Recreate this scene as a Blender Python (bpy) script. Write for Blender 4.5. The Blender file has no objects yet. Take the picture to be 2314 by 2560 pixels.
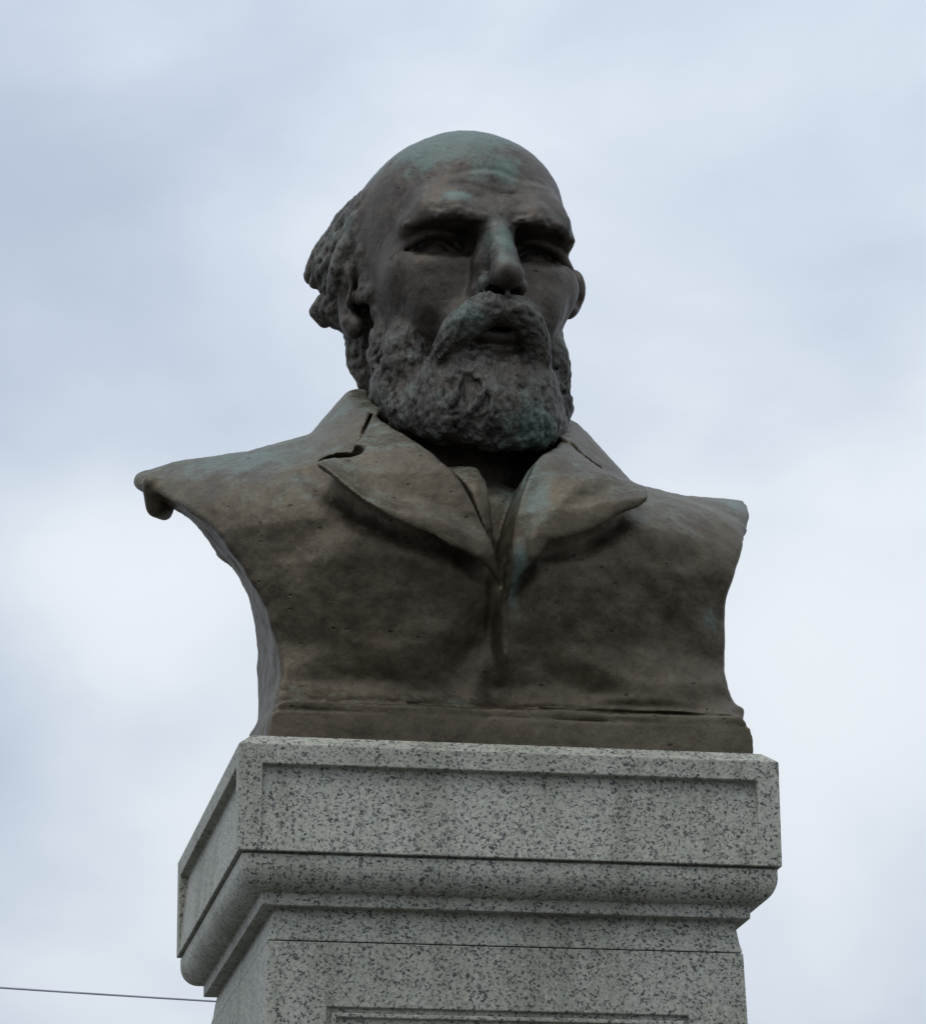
import bpy, bmesh, math, random
import numpy as np
from mathutils import Matrix, Vector

sc = bpy.context.scene
COL = sc.collection
Z0 = 2.60                       # height of the pedestal's top above the paving

# ------------------------------------------------------------------ camera
W, H, FPX = 2314, 2560, 9700.0
PITCH, ROLL, YAW = .3105134, -.009301, -.1831897
CAM = np.array([-0.8271, -4.4826, -1.0799 + Z0])
_fwd = Vector((-math.sin(YAW) * math.cos(PITCH), math.cos(YAW) * math.cos(PITCH), math.sin(PITCH)))
_right = Vector((math.cos(YAW), math.sin(YAW), 0))
_up = _right.cross(_fwd)
_r2 = _right * math.cos(ROLL) + _up * math.sin(ROLL)
_u2 = -_right * math.sin(ROLL) + _up * math.cos(ROLL)
cd = bpy.data.cameras.new('camera'); cam = bpy.data.objects.new('camera', cd); COL.objects.link(cam)
cam.matrix_world = Matrix(((_r2.x, _u2.x, -_fwd.x, CAM[0]), (_r2.y, _u2.y, -_fwd.y, CAM[1]),
                           (_r2.z, _u2.z, -_fwd.z, CAM[2]), (0, 0, 0, 1)))
cd.sensor_fit = 'HORIZONTAL'; cd.sensor_width = 36; cd.lens = FPX / W * 36
cd.clip_start = .05; cd.clip_end = 3000
sc.camera = cam

# ------------------------------------------------------------------ sky, sun, exposure
SUN_EL, SUN_AZ = math.radians(66), math.radians(-135)      # azimuth from +y towards +x
sdir = Vector((math.sin(SUN_AZ) * math.cos(SUN_EL), math.cos(SUN_AZ) * math.cos(SUN_EL), math.sin(SUN_EL)))
wd = bpy.data.worlds.new('World'); sc.world = wd; wd.use_nodes = True
nt = wd.node_tree; nt.nodes.clear()
def N(t, **k):
    n = nt.nodes.new(t)
    for a, b in k.items(): setattr(n, a, b)
    return n
out = N('ShaderNodeOutputWorld')
sky = N('ShaderNodeTexSky', sky_type='NISHITA', sun_disc=False, sun_elevation=SUN_EL, sun_rotation=SUN_AZ)
sky.air_density = 1.2; sky.dust_density = 3.0
bg1 = N('ShaderNodeBackground'); bg1.inputs['Strength'].default_value = .08
nt.links.new(sky.outputs[0], bg1.inputs[0])
tc = N('ShaderNodeTexCoord')
mp = N('ShaderNodeMapping'); mp.inputs['Scale'].default_value = (1, 1, 1.5); mp.inputs['Location'].default_value = (3.1, 7.4, 1.3)
nt.links.new(tc.outputs['Generated'], mp.inputs['Vector'])
n1 = N('ShaderNodeTexNoise'); n1.inputs['Scale'].default_value = 6.5; n1.inputs['Detail'].default_value = 6; n1.inputs['Roughness'].default_value = .47
n1.inputs['Distortion'].default_value = .25
nt.links.new(mp.outputs[0], n1.inputs['Vector'])
cr = N('ShaderNodeValToRGB')
cr.color_ramp.interpolation = 'B_SPLINE'
e = cr.color_ramp.elements
e[0].position = .30; e[0].color = (.475, .555, .685, 1)
e[1].position = .72; e[1].color = (.88, .93, .985, 1)
m = e.new(.5); m.color = (.635, .715, .83, 1)
# broad thicker and thinner patches of the cloud deck, by direction
wv = N('ShaderNodeTexNoise'); wv.inputs['Scale'].default_value = 14; wv.inputs['Detail'].default_value = 3
nt.links.new(tc.outputs['Generated'], wv.inputs['Vector'])
ws = N('ShaderNodeVectorMath', operation='MULTIPLY_ADD'); ws.inputs[1].default_value = (.07, .07, .07); ws.inputs[2].default_value = (-.035, -.035, -.035)
nt.links.new(wv.outputs['Color'], ws.inputs[0])
wa = N('ShaderNodeVectorMath', operation='ADD'); nt.links.new(tc.outputs['Generated'], wa.inputs[0]); nt.links.new(ws.outputs[0], wa.inputs[1])
wn = N('ShaderNodeVectorMath', operation='NORMALIZE'); nt.links.new(wa.outputs[0], wn.inputs[0])
acc = n1.outputs['Fac']
for px, py, amp, sg in ((100, 100, -.10, 420), (120, 660, -.06, 240), (1690, 1330, .33, 360), (270, 1150, .24, 240), (380, 1380, .10, 180), (90, 1480, -.07, 210),
                        (1480, 430, .06, 300), (1720, 690, -.04, 180), (520, 360, .05, 220), (1250, 60, .03, 260), (130, 1800, -.08, 260)):
    k = W / 1822.0
    d = (_fwd + _r2 * ((px * k - W / 2) / FPX) - _u2 * ((py * k - H / 2) / FPX)).normalized(); s2 = (sg * k / FPX) ** 2
    dt = N('ShaderNodeVectorMath', operation='DOT_PRODUCT'); dt.inputs[1].default_value = d; nt.links.new(wn.outputs[0], dt.inputs[0])
    mm = N('ShaderNodeMath', operation='MULTIPLY_ADD'); mm.inputs[1].default_value = 1 / s2; mm.inputs[2].default_value = -1 / s2; nt.links.new(dt.outputs['Value'], mm.inputs[0])
    ex = N('ShaderNodeMath', operation='EXPONENT'); nt.links.new(mm.outputs[0], ex.inputs[0])
    ad = N('ShaderNodeMath', operation='MULTIPLY_ADD'); ad.inputs[1].default_value = amp; nt.links.new(ex.outputs[0], ad.inputs[0]); nt.links.new(acc, ad.inputs[2])
    acc = ad.outputs[0]
nt.links.new(acc, cr.inputs[0])
bg2 = N('ShaderNodeBackground')
nt.links.new(cr.outputs[0], bg2.inputs[0])
# overcast luminance: gently brighter towards the zenith
sx = N('ShaderNodeSeparateXYZ'); nt.links.new(tc.outputs['Generated'], sx.inputs[0])
cl = N('ShaderNodeClamp'); nt.links.new(sx.outputs['Z'], cl.inputs[0])
sq = N('ShaderNodeMath', operation='POWER'); sq.inputs[1].default_value = 2.0; nt.links.new(cl.outputs[0], sq.inputs[0])
ml = N('ShaderNodeMath', operation='MULTIPLY_ADD'); ml.inputs[1].default_value = .85; ml.inputs[2].default_value = .92
nt.links.new(sq.outputs[0], ml.inputs[0]); nt.links.new(ml.outputs[0], bg2.inputs['Strength'])
mixw = N('ShaderNodeMixShader'); mixw.inputs[0].default_value = .94
nt.links.new(bg1.outputs[0], mixw.inputs[1]); nt.links.new(bg2.outputs[0], mixw.inputs[2])
nt.links.new(mixw.outputs[0], out.inputs[0])

sl = bpy.data.lights.new('sun', 'SUN'); sl.energy = 1.0; sl.angle = math.radians(40); sl.color = (1, .97, .92)
so = bpy.data.objects.new('sun', sl); COL.objects.link(so)
so.rotation_euler = (-sdir).to_track_quat('-Z', 'Y').to_euler(); so.location = (-4, -6, 9)
vs = sc.view_settings
vs.view_transform = 'Standard'; vs.look = 'None'; vs.exposure = 0; vs.gamma = 1; vs.use_curve_mapping = False
sc.cycles.max_bounces = 8

# ------------------------------------------------------------------ materials
def new_mat(name):
    m = bpy.data.materials.new(name); m.use_nodes = True
    t = m.node_tree; t.nodes.clear()
    o = t.nodes.new('ShaderNodeOutputMaterial'); b = t.nodes.new('ShaderNodeBsdfPrincipled')
    t.links.new(b.outputs[0], o.inputs[0])
    return m, t, b
def node(t, ty, ins=None, **k):
    n = t.nodes.new(ty)
    for a, b in k.items(): setattr(n, a, b)
    for a, b in (ins or {}).items():
        if hasattr(b, 'is_linked'): t.links.new(b, n.inputs[a])
        else: n.inputs[a].default_value = b
    return n
def ramp(t, fac, stops, interp='LINEAR'):
    r = t.nodes.new('ShaderNodeValToRGB'); r.color_ramp.interpolation = interp
    el = r.color_ramp.elements
    while len(el) < len(stops): el.new(.5)
    for q, (p, c) in zip(el, stops):
        q.position = p; q.color = tuple(c) + (1,) if len(c) == 3 else c
    t.links.new(fac, r.inputs[0]); return r.outputs[0]
def mixc(t, fac, a, b, mode='MIX'):
    n = t.nodes.new('ShaderNodeMix'); n.data_type = 'RGBA'; n.blend_type = mode
    for i, v in ((0, fac), (6, a), (7, b)):
        if hasattr(v, 'is_linked'): t.links.new(v, n.inputs[i])
        else: n.inputs[i].default_value = v if i == 0 else (tuple(v) + (1,) if len(v) == 3 else v)
    return n.outputs[2]

def granite_material(name, scale=450, polished=.6, dark=.80):
    m, t, b = new_mat(name)
    co = node(t, 'ShaderNodeTexCoord').outputs['Object']
    wob = node(t, 'ShaderNodeTexNoise', {'Vector': co, 'Scale': 260.0, 'Detail': 2.0})
    vadd = node(t, 'ShaderNodeVectorMath', {0: wob.outputs['Color'], 1: (.5, .5, .5)}, operation='SUBTRACT')
    vsc = node(t, 'ShaderNodeVectorMath', {0: vadd.outputs[0], 'Scale': .006}, operation='SCALE')
    vec = node(t, 'ShaderNodeVectorMath', {0: co, 1: vsc.outputs[0]}, operation='ADD').outputs[0]
    v1 = node(t, 'ShaderNodeTexVoronoi', {'Vector': vec, 'Scale': float(scale)})
    sep = node(t, 'ShaderNodeSeparateColor', {0: v1.outputs['Color']})
    big = node(t, 'ShaderNodeTexNoise', {'Vector': co, 'Scale': 7.0, 'Detail': 4.0})
    mid = node(t, 'ShaderNodeTexNoise', {'Vector': co, 'Scale': 75.0, 'Detail': 3.0})
    sh = node(t, 'ShaderNodeMath', {0: mid.outputs['Fac'], 1: .5}, operation='SUBTRACT')
    sh2 = node(t, 'ShaderNodeMath', {0: sh.outputs[0], 1: .35, 2: sep.outputs[0]}, operation='MULTIPLY_ADD')
    v2 = node(t, 'ShaderNodeTexVoronoi', {'Vector': vec, 'Scale': float(scale) * .48})
    sep2 = node(t, 'ShaderNodeSeparateColor', {0: v2.outputs['Color']})
    sh2 = node(t, 'ShaderNodeMath', {0: sep2.outputs[0], 1: .22, 2: sh2.outputs[0]}, operation='MULTIPLY_ADD')
    sh2 = node(t, 'ShaderNodeMath', {0: sh2.outputs[0], 1: .90, 2: -.085}, operation='MULTIPLY_ADD')
    c1 = ramp(t, sh2.outputs[0], [(0, (.05, .054, .056)), (.10, (.09, .094, .094)), (.20, (.25, .255, .25)), (.32, (.39, .395, .38)),
                                   (.55, (.45, .455, .44)), (.80, (.52, .505, .47)), (1, (.60, .60, .57))])
    pink = ramp(t, sep.outputs[1], [(0, (1, 1, 1)), (.72, (1, 1, 1)), (.86, (1.0, .93, .86)), (1, (.90, 1.0, .95))])
    c2 = mixc(t, 1.0, c1, pink, 'MULTIPLY')
    dirt = ramp(t, big.outputs['Fac'], [(.25, (.74, .76, .70)), (.5, (.92, .93, .90)), (.75, (1, 1, 1))])
    c3 = mixc(t, 1.0, c2, dirt, 'MULTIPLY')
    st = node(t, 'ShaderNodeMapping', {'Vector': co, 'Scale': (1, 1, .08)}).outputs[0]
    run = node(t, 'ShaderNodeTexNoise', {'Vector': st, 'Scale': 22.0, 'Detail': 5.0, 'Roughness': .6}).outputs['Fac']
    c3 = mixc(t, 1.0, c3, ramp(t, run, [(.34, (.73, .735, .69)), (.52, (1, 1, 1)), (1, (1, 1, 1))]), 'MULTIPLY')
    c4 = mixc(t, 1.0, c3, (dark, dark * .985, dark * .90), 'MULTIPLY')
    t.links.new(c4, b.inputs['Base Color'])
    b.inputs['Roughness'].default_value = polished
    bp = node(t, 'ShaderNodeBump', {'Height': sep.outputs[2], 'Strength': .12, 'Distance': .0008})
    t.links.new(bp.outputs[0], b.inputs['Normal'])
    return m
M_GRAN = granite_material('grey_granite')

def bronze_material(name, base=((.050, .044, .040), (.105, .088, .070), (.15, .135, .105)), rough=.52, hair=0):
    m, t, b = new_mat(name)
    co = node(t, 'ShaderNodeTexCoord').outputs['Object']
    pat = node(t, 'ShaderNodeAttribute', attribute_name='patina').outputs['Fac']
    n_big = node(t, 'ShaderNodeTexNoise', {'Vector': co, 'Scale': 9.0, 'Detail': 5.0, 'Roughness': .6}).outputs['Fac']
    n_mid = node(t, 'ShaderNodeTexNoise', {'Vector': co, 'Scale': 42.0, 'Detail': 7.0, 'Roughness': .62}).outputs['Fac']
    n_fin = node(t, 'ShaderNodeTexNoise', {'Vector': co, 'Scale': 210.0, 'Detail': 4.0, 'Roughness': .6}).outputs['Fac']
    a = node(t, 'ShaderNodeMath', {0: n_mid, 1: .55, 2: 0.0}, operation='MULTIPLY_ADD').outputs[0]
    a = node(t, 'ShaderNodeMath', {0: n_big, 1: .45, 2: a}, operation='MULTIPLY_ADD').outputs[0]
    c = ramp(t, a, [(.38, base[0]), (.5, base[1]), (.63, base[2])])
    # reddish warm stains
    n_red = node(t, 'ShaderNodeTexNoise', {'Vector': co, 'Scale': 14.0, 'Detail': 5.0, 'W': 3.0}, noise_dimensions='4D').outputs['Fac']
    redf = ramp(t, n_red, [(.56, (0, 0, 0)), (.74, (.4, .4, .4))])
    c = mixc(t, redf, c, (.110, .074, .048))
    # verdigris: painted-on patina weight broken up by noise
    p1 = node(t, 'ShaderNodeMath', {0: n_mid, 1: 1.5, 2: -.75}, operation='MULTIPLY_ADD').outputs[0]
    p2 = node(t, 'ShaderNodeMath', {0: n_fin, 1: .7, 2: -.35}, operation='MULTIPLY_ADD').outputs[0]
    p = node(t, 'ShaderNodeMath', {0: p1, 1: p2}, operation='ADD').outputs[0]
    p = node(t, 'ShaderNodeMath', {0: p, 1: pat}, operation='ADD').outputs[0]
    pf = ramp(t, p, [(.25, (0, 0, 0)), (.85, (.85, .85, .85))])
    ver = ramp(t, n_mid, [(.35, (.055, .092, .077)), (.6, (.086, .132, .111)), (.75, (.14, .195, .168))])
    c = mixc(t, pf, c, ver)
    sp = ramp(t, n_fin, [(.28, (.60, .60, .60)), (.45, (1, 1, 1)), (.60, (1, 1, 1)), (.74, (1.35, 1.32, 1.25))])
    c = mixc(t, 1.0, c, sp, 'MULTIPLY')
    pv = node(t, 'ShaderNodeMapping', {'Vector': co, 'Scale': (.7, .7, 1.25)}).outputs[0]
    pit = node(t, 'ShaderNodeTexVoronoi', {'Vector': pv, 'Scale': 88.0, 'Randomness': 1.0})
    pr_ = node(t, 'ShaderNodeSeparateColor', {0: pit.outputs['Color']}).outputs[0]
    rad = node(t, 'ShaderNodeMath', {0: pr_, 1: .60, 2: -.45}, operation='MULTIPLY_ADD').outputs[0]
    pd_ = node(t, 'ShaderNodeMath', {0: pit.outputs['Distance'], 1: rad}, operation='SUBTRACT').outputs[0]
    pitf = ramp(t, pd_, [(0, (0, 0, 0)), (.07, (1, 1, 1))])
    c = mixc(t, 1.0, c, ramp(t, pitf, [(0, (.42, .40, .38)), (1, (1, 1, 1))]), 'MULTIPLY')
    t.links.new(c, b.inputs['Base Color'])
    met = ramp(t, pf, [(0, (.6, .6, .6)), (.7, (.1, .1, .1))]); t.links.new(met, b.inputs['Metallic'])
    rr = ramp(t, n_mid, [(.3, (rough - .1,) * 3), (.7, (rough + .12,) * 3)])
    t.links.new(rr, b.inputs['Roughness'])
    hh = node(t, 'ShaderNodeMath', {0: n_fin, 1: .35, 2: n_mid}, operation='MULTIPLY_ADD').outputs[0]
    hh = node(t, 'ShaderNodeMath', {0: pitf, 1: .5, 2: hh}, operation='MULTIPLY_ADD').outputs[0]
    if hair:
        st = node(t, 'ShaderNodeMapping', {'Vector': co, 'Scale': (1, 1, .25)}).outputs[0]
        n_h = node(t, 'ShaderNodeTexNoise', {'Vector': st, 'Scale': 130.0, 'Detail': 3.0, 'Roughness': .55, 'Distortion': .4}).outputs['Fac']
        hh = node(t, 'ShaderNodeMath', {0: n_h, 1: 3.0, 2: hh}, operation='MULTIPLY_ADD').outputs[0]
    bp = node(t, 'ShaderNodeBump', {'Height': hh, 'Strength': .8 if hair else .6, 'Distance': .003 if hair else .0024})
    t.links.new(bp.outputs[0], b.inputs['Normal'])
    return m
M_BRZ_COAT = bronze_material('bronze_coat', ((.052, .041, .026), (.086, .069, .044), (.124, .104, .070)))
M_BRZ_HEAD = bronze_material('bronze_head', ((.028, .022, .018), (.070, .057, .046), (.115, .099, .080)))
M_BRZ_HAIR = bronze_material('bronze_hair', ((.030, .025, .021), (.080, .070, .058), (.145, .132, .112)), hair=1)

def plain(name, col, rough=.8):
    m, t, b = new_mat(name)
    co = node(t, 'ShaderNodeTexCoord').outputs['Object']
    n = node(t, 'ShaderNodeTexNoise', {'Vector': co, 'Scale': 3.0, 'Detail': 8.0}).outputs['Fac']
    c = ramp(t, n, [(.3, tuple(x * .75 for x in col)), (.7, tuple(x * 1.15 for x in col))])
    t.links.new(c, b.inputs['Base Color']); b.inputs['Roughness'].default_value = rough
    return m

# ------------------------------------------------------------------ helpers
def link(o, parent=None, **props):
    COL.objects.link(o)
    if parent is not None: o.parent = parent
    for k, v in props.items(): o[k] = v
    return o
def empty(name, loc, **props):
    o = bpy.data.objects.new(name, None); o.location = loc; o.empty_display_size = .2
    return link(o, None, **props)
def mesh_obj(name, verts, faces, mat, parent=None, loc=(0, 0, 0), smooth=False, **props):
    me = bpy.data.meshes.new(name); me.from_pydata([tuple(v) for v in verts], [], faces); me.update()
    me.materials.append(mat)
    if smooth: me.polygons.foreach_set('use_smooth', [True] * len(me.polygons))
    o = bpy.data.objects.new(name, me); o.location = loc
    return link(o, parent, **props)

# ------------------------------------------------------------------ setting: paving
G = 400
mesh_obj('ground', [(-G, -G, 0), (G, -G, 0), (G, G, 0), (-G, G, 0)], [(0, 1, 2, 3)],
         plain('dark_paving', (.09, .087, .08)), kind='structure')

# ------------------------------------------------------------------ granite pedestal
ped = empty('granite_pedestal', (0, 0, 0), label='speckled grey granite pedestal with moulded cap under the bronze bust', category='pedestal')
def square_loft(name, prof, top=True, bottom=True, smooth_bevel=.0015, nseg=24):
    """prof: list of (half width, z) from top to bottom; square plan"""
    bm = bmesh.new(); rings = []
    for a, z in prof:
        ring = []
        for (sx, sy, dx, dy) in ((-1, -1, 1, 0), (1, -1, 0, 1), (1, 1, -1, 0), (-1, 1, 0, -1)):
            ring.append(bm.verts.new((sx * a, sy * a, z + Z0)))
        rings.append(ring)
    for r, s in zip(rings, rings[1:]):
        for i in range(4): bm.faces.new((r[i], s[i], s[(i + 1) % 4], r[(i + 1) % 4]))
    if top: bm.faces.new(rings[0])
    if bottom: bm.faces.new(rings[-1][::-1])
    bmesh.ops.recalc_face_normals(bm, faces=bm.faces)
    me = bpy.data.meshes.new(name); bm.to_mesh(me); bm.free(); me.materials.append(M_GRAN)
    o = bpy.data.objects.new(name, me); link(o, ped)
    if smooth_bevel:
        bv = o.modifiers.new('bevel', 'BEVEL'); bv.width = smooth_bevel; bv.segments = 2; bv.limit_method = 'ANGLE'; bv.angle_limit = math.radians(28)
    return o
A = .31
# cap block: chamfered top, faces with a shallow panel that is deepest under the top rim
def cap_block():
    verts, faces = [], []
    zt, zb = -.0005, -.1225
    ch = .016; up = .013
    def v(*p): verts.append((p[0], p[1], p[2] + Z0)); return len(verts) - 1
    bl, br, btop, dep = .026, .026, .0225, .0105       # rim widths, panel depth at the top
    for k in range(4):
        c, s = [(1, 0), (0, 1), (-1, 0), (0, -1)][k]
        def q(x, y, z): return v(x * c - y * s, x * s + y * c, z)
        a = A
        TL, TR, BL, BR = q(-a, -a, zt), q(a, -a, zt), q(-a, -a, zb), q(a, -a, zb)
        pTL, pTR = q(-a + bl, -a, zt - btop), q(a - br, -a, zt - btop)
        pBL, pBR = q(-a + bl, -a, zb), q(a - br, -a, zb)
        dTL, dTR = q(-a + bl + .002, -a + dep, zt - btop - .0015), q(a - br - .002, -a + dep, zt - btop - .0015)
        faces += [(TL, pTL, pTR, TR), (TL, BL, pBL, pTL), (TR, pTR, pBR, BR),
                  (pTL, dTL, dTR, pTR), (pTL, pBL, dTL), (pTR, dTR, pBR), (dTL, pBL, pBR, dTR)]
        uTL, uTR = q(-a + ch, -a + ch, zt + up), q(a - ch, -a + ch, zt + up)
        faces.append((TL, TR, uTR, uTL))
        ctr = q(0, 0, zt + up); faces.append((uTL, uTR, ctr))
        cb = q(0, 0, zb); faces.append((BL, cb, BR, pBR, pBL))
    bm = bmesh.new()
    vv = [bm.verts.new(p) for p in verts]
    for f in faces: bm.faces.new([vv[i] for i in f])
    bmesh.ops.remove_doubles(bm, verts=bm.verts, dist=1e-5)
    bmesh.ops.recalc_face_normals(bm, faces=bm.faces)
    me = bpy.data.meshes.new('cap_block'); bm.to_mesh(me); bm.free(); me.materials.append(M_GRAN)
    o = link(bpy.data.objects.new('cap_block', me), ped)
    bv = o.modifiers.new('bevel', 'BEVEL'); bv.width = .0012; bv.segments = 2; bv.limit_method = 'ANGLE'; bv.angle_limit = math.radians(25)
cap_block()
# moulding course: ovolo, fillet
pr = [(A - .010, -.1215), (A - .010, -.1238), (A - .0045, -.1252)]
for i in range(0, 11):
    u = i / 10 * math.pi / 2
    pr.append((.2800 + (.0255) * math.cos(u) ** .9, -.134 - .0285 * math.sin(u)))
pr += [(.2790, -.1635), (.2790, -.1770), (.2632, -.1772), (.2645, -.1830), (.2660, -.190), (.2678, -.203), (.2703, -.2125), (.2703, -.2145), (.266, -.2145)]
mo = square_loft('moulding_course', pr, top=False, bottom=False, smooth_bevel=.0008)
for p in mo.data.polygons: p.use_smooth = False

# shaft: battered, with a framed sunk panel on each face
def shaft():
    verts, faces = [], []
    zt, zb = -.2158, -2.06
    at, ab = .2713, .322
    def v(*p): verts.append((p[0], p[1], p[2] + Z0)); return len(verts) - 1
    def half(z): return at + (ab - at) * (zt - z) / (zt - zb)
    steps = [(.0675, 0, -.2885), (.0685, .0055, -.2895), (.0735, .0055, -.2945), (.0735, .0015, -.2950), (.0785, .0015, -.2995), (.0790, .0075, -.3002)]
    for k in range(4):
        c, s = [(1, 0), (0, 1), (-1, 0), (0, -1)][k]
        def q(x, d, z):
            y = -half(z) + d
            return v(x * c - y * s, x * s + y * c, z)
        TL, TR, BL, BR = q(-half(zt), 0, zt), q(half(zt), 0, zt), q(-half(zb), 0, zb), q(half(zb), 0, zb)
        if k % 2:
            faces += [(TL, BL, BR, TR), (TL, TR, v(0, 0, zt)), (BR, BL, v(0, 0, zb))]; continue
        rings = []
        for m_, d, z in steps:
            zz = zb + (.2158 + .0 - z) * 0 + .10 + (-.2885 - z)
            rings.append([q(-half(z) + m_, d, z), q(half(z) - m_, d, z), q(half(zz) - m_ - .012, d, zz), q(-half(zz) + m_ + .012, d, zz)])
        o_ = [TL, TR, BR, BL]
        for r0, r1 in zip([o_] + rings, rings):
            for i in range(4): faces.append((r0[i], r1[i], r1[(i + 1) % 4], r0[(i + 1) % 4]))
        faces.append(tuple(rings[-1]))
        faces.append((TL, TR, v(0, 0, zt))); faces.append((BR, BL, v(0, 0, zb)))
    bm = bmesh.new(); vv = [bm.verts.new(p) for p in verts]
    for f in faces: bm.faces.new([vv[i] for i in f])
    bmesh.ops.remove_doubles(bm, verts=bm.verts, dist=1e-5)
    bmesh.ops.recalc_face_normals(bm, faces=bm.faces)
    me = bpy.data.meshes.new('shaft'); bm.to_mesh(me); bm.free(); me.materials.append(M_GRAN)
    o = link(bpy.data.objects.new('shaft', me), ped)
    bv = o.modifiers.new('bevel', 'BEVEL'); bv.width = .001; bv.segments = 2; bv.limit_method = 'ANGLE'; bv.angle_limit = math.radians(25)
shaft()
square_loft('plinth_course', [(.33, -2.062), (.345, -2.075), (.36, -2.10), (.36, -2.28)])
square_loft('base_step', [(.46, -2.282), (.46, -2.6)], smooth_bevel=.006)

# ------------------------------------------------------------------ numpy noise
_rng = np.random.default_rng(7)
_PERM = _rng.random((64, 64, 64), dtype=np.float32)
def vnoise(P, freq, off=0.0):
    q = P * freq + (off + 100.0)
    i = np.floor(q).astype(np.int32); f = (q - i).astype(np.float32); f = f * f * (3 - 2 * f)
    i0 = i & 63; i1 = (i + 1) & 63
    def g(a, b, c): return _PERM[a[:, 0], b[:, 1], c[:, 2]]
    x0 = g(i0, i0, i0) * (1 - f[:, 0]) + g(i1, i0, i0) * f[:, 0]
    x1 = g(i0, i1, i0) * (1 - f[:, 0]) + g(i1, i1, i0) * f[:, 0]
    y0 = g(i0, i0, i1) * (1 - f[:, 0]) + g(i1, i0, i1) * f[:, 0]
    y1 = g(i0, i1, i1) * (1 - f[:, 0]) + g(i1, i1, i1) * f[:, 0]
    return ((x0 * (1 - f[:, 1]) + x1 * f[:, 1]) * (1 - f[:, 2]) + (y0 * (1 - f[:, 1]) + y1 * f[:, 1]) * f[:, 2]) - .5
def fbm(P, freq, oct=4, gain=.5, off=0.0):
    s = 0; a = 1.0
    for o in range(oct):
        s = s + a * vnoise(P, freq, off + 17.3 * o); freq *= 2.03; a *= gain
    return s

# ------------------------------------------------------------------ distance-field modelling
F4 = np.float32
def smin(a, b, k):
    h = np.clip(.5 + .5 * (b - a) / k, 0, 1)
    return b + (a - b) * h - k * h * (1 - h)
def smax(a, b, k): return -smin(-a, -b, k)
def ell(P, c, r, R=None):
    q = P - np.array(c, F4)
    if R is not None: q = q @ np.array(R, F4)
    r = np.array(r, F4)
    k0 = np.sqrt(((q / r) ** 2).sum(1)); k1 = np.sqrt(((q / (r * r)) ** 2).sum(1)) + 1e-9
    return k0 * (k0 - 1) / k1
def seg(P, a, b, ra, rb):
    a = np.array(a, F4); b = np.array(b, F4); d = b - a
    q = P - a
    h = np.clip(q @ d / (d @ d), 0, 1)
    q = q - h[:, None] * d
    return np.sqrt(np.einsum('ij,ij->i', q, q)) - (ra + (rb - ra) * h)
def chain(P, pts, rad, k=None):
    s = None
    for i in range(len(pts) - 1):
        d = seg(P, pts[i], pts[i + 1], rad[i], rad[i + 1])
        s = d if s is None else (np.minimum(s, d) if not k else smin(s, d, k))
    return s
def poly2(X, Y, pts):
    """signed distance to a 2-D polygon"""
    pts = np.array(pts, F4); n = len(pts)
    d = np.full(X.shape, 1e9, F4); s = np.ones(X.shape, F4)
    j = n - 1
    for i in range(n):
        ex, ey = pts[j] - pts[i]; wx = X - pts[i, 0]; wy = Y - pts[i, 1]
        t = np.clip((wx * ex + wy * ey) / (ex * ex + ey * ey), 0, 1)
        d = np.minimum(d, (wx - ex * t) ** 2 + (wy - ey * t) ** 2)
        c1 = Y >= pts[i, 1]; c2 = Y < pts[j, 1]; c3 = ex * wy > ey * wx
        s = np.where((c1 & c2 & c3) | (~c1 & ~c2 & ~c3), -s, s)
        j = i
    return s * np.sqrt(d)
def spline(pts, n=6):
    """Catmull-Rom through the points"""
    p = np.array(pts, float); p = np.vstack([2 * p[0] - p[1], p, 2 * p[-1] - p[-2]]); o = []
    for i in range(1, len(p) - 2):
        for t in np.arange(n) / n:
            o.append(.5 * ((2 * p[i]) + (p[i + 1] - p[i - 1]) * t + (2 * p[i - 1] - 5 * p[i] + 4 * p[i + 1] - p[i + 2]) * t * t
                           + (3 * p[i] - p[i - 1] - 3 * p[i + 1] + p[i + 2]) * t ** 3))
    o.append(p[-2]); return np.array(o)

from concurrent.futures import ThreadPoolExecutor
def par(fun, pts):
    # work in compact blocks so that small details are tested only where they lie
    lo = pts.min(0); k = ((pts - lo) / ((pts.max(0) - lo).max() / 9 + 1e-9)).astype(np.int32)
    o = np.argsort((k[:, 0] * 16 + k[:, 1]) * 16 + k[:, 2], kind='stable'); p = pts[o]
    with ThreadPoolExecutor(4) as ex:
        r = np.concatenate(list(ex.map(fun, np.array_split(p, max(1, len(p) // 16000)))))
    q = np.empty_like(r); q[o] = r
    return q
def poly_grid(pts, lo=(-.45, -.05), hi=(.42, .60), h=.001):
    xs = np.arange(lo[0], hi[0], h); zs = np.arange(lo[1], hi[1], h)
    gx, gz = np.meshgrid(xs, zs, indexing='ij')
    g = poly2(gx.ravel().astype(F4), gz.ravel().astype(F4), pts).reshape(gx.shape)
    n0, n1 = g.shape
    def f(X, Z):
        u = np.clip((X - lo[0]) / h, 0, n0 - 1.001); v = np.clip((Z - lo[1]) / h, 0, n1 - 1.001)
        i = u.astype(np.int32); j = v.astype(np.int32); a = (u - i).astype(F4); b = (v - j).astype(F4)
        return (g[i, j] * (1 - a) + g[i + 1, j] * a) * (1 - b) + (g[i, j + 1] * (1 - a) + g[i + 1, j + 1] * a) * b
    return f
def near_noise(P, d, lim, freq, octv, amp, off=0.0):
    m = np.flatnonzero(np.abs(d) < lim); r = np.zeros(len(d), F4)
    if len(m): r[m] = fbm(P[m], freq, octv, off=off) * amp
    return r
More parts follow.
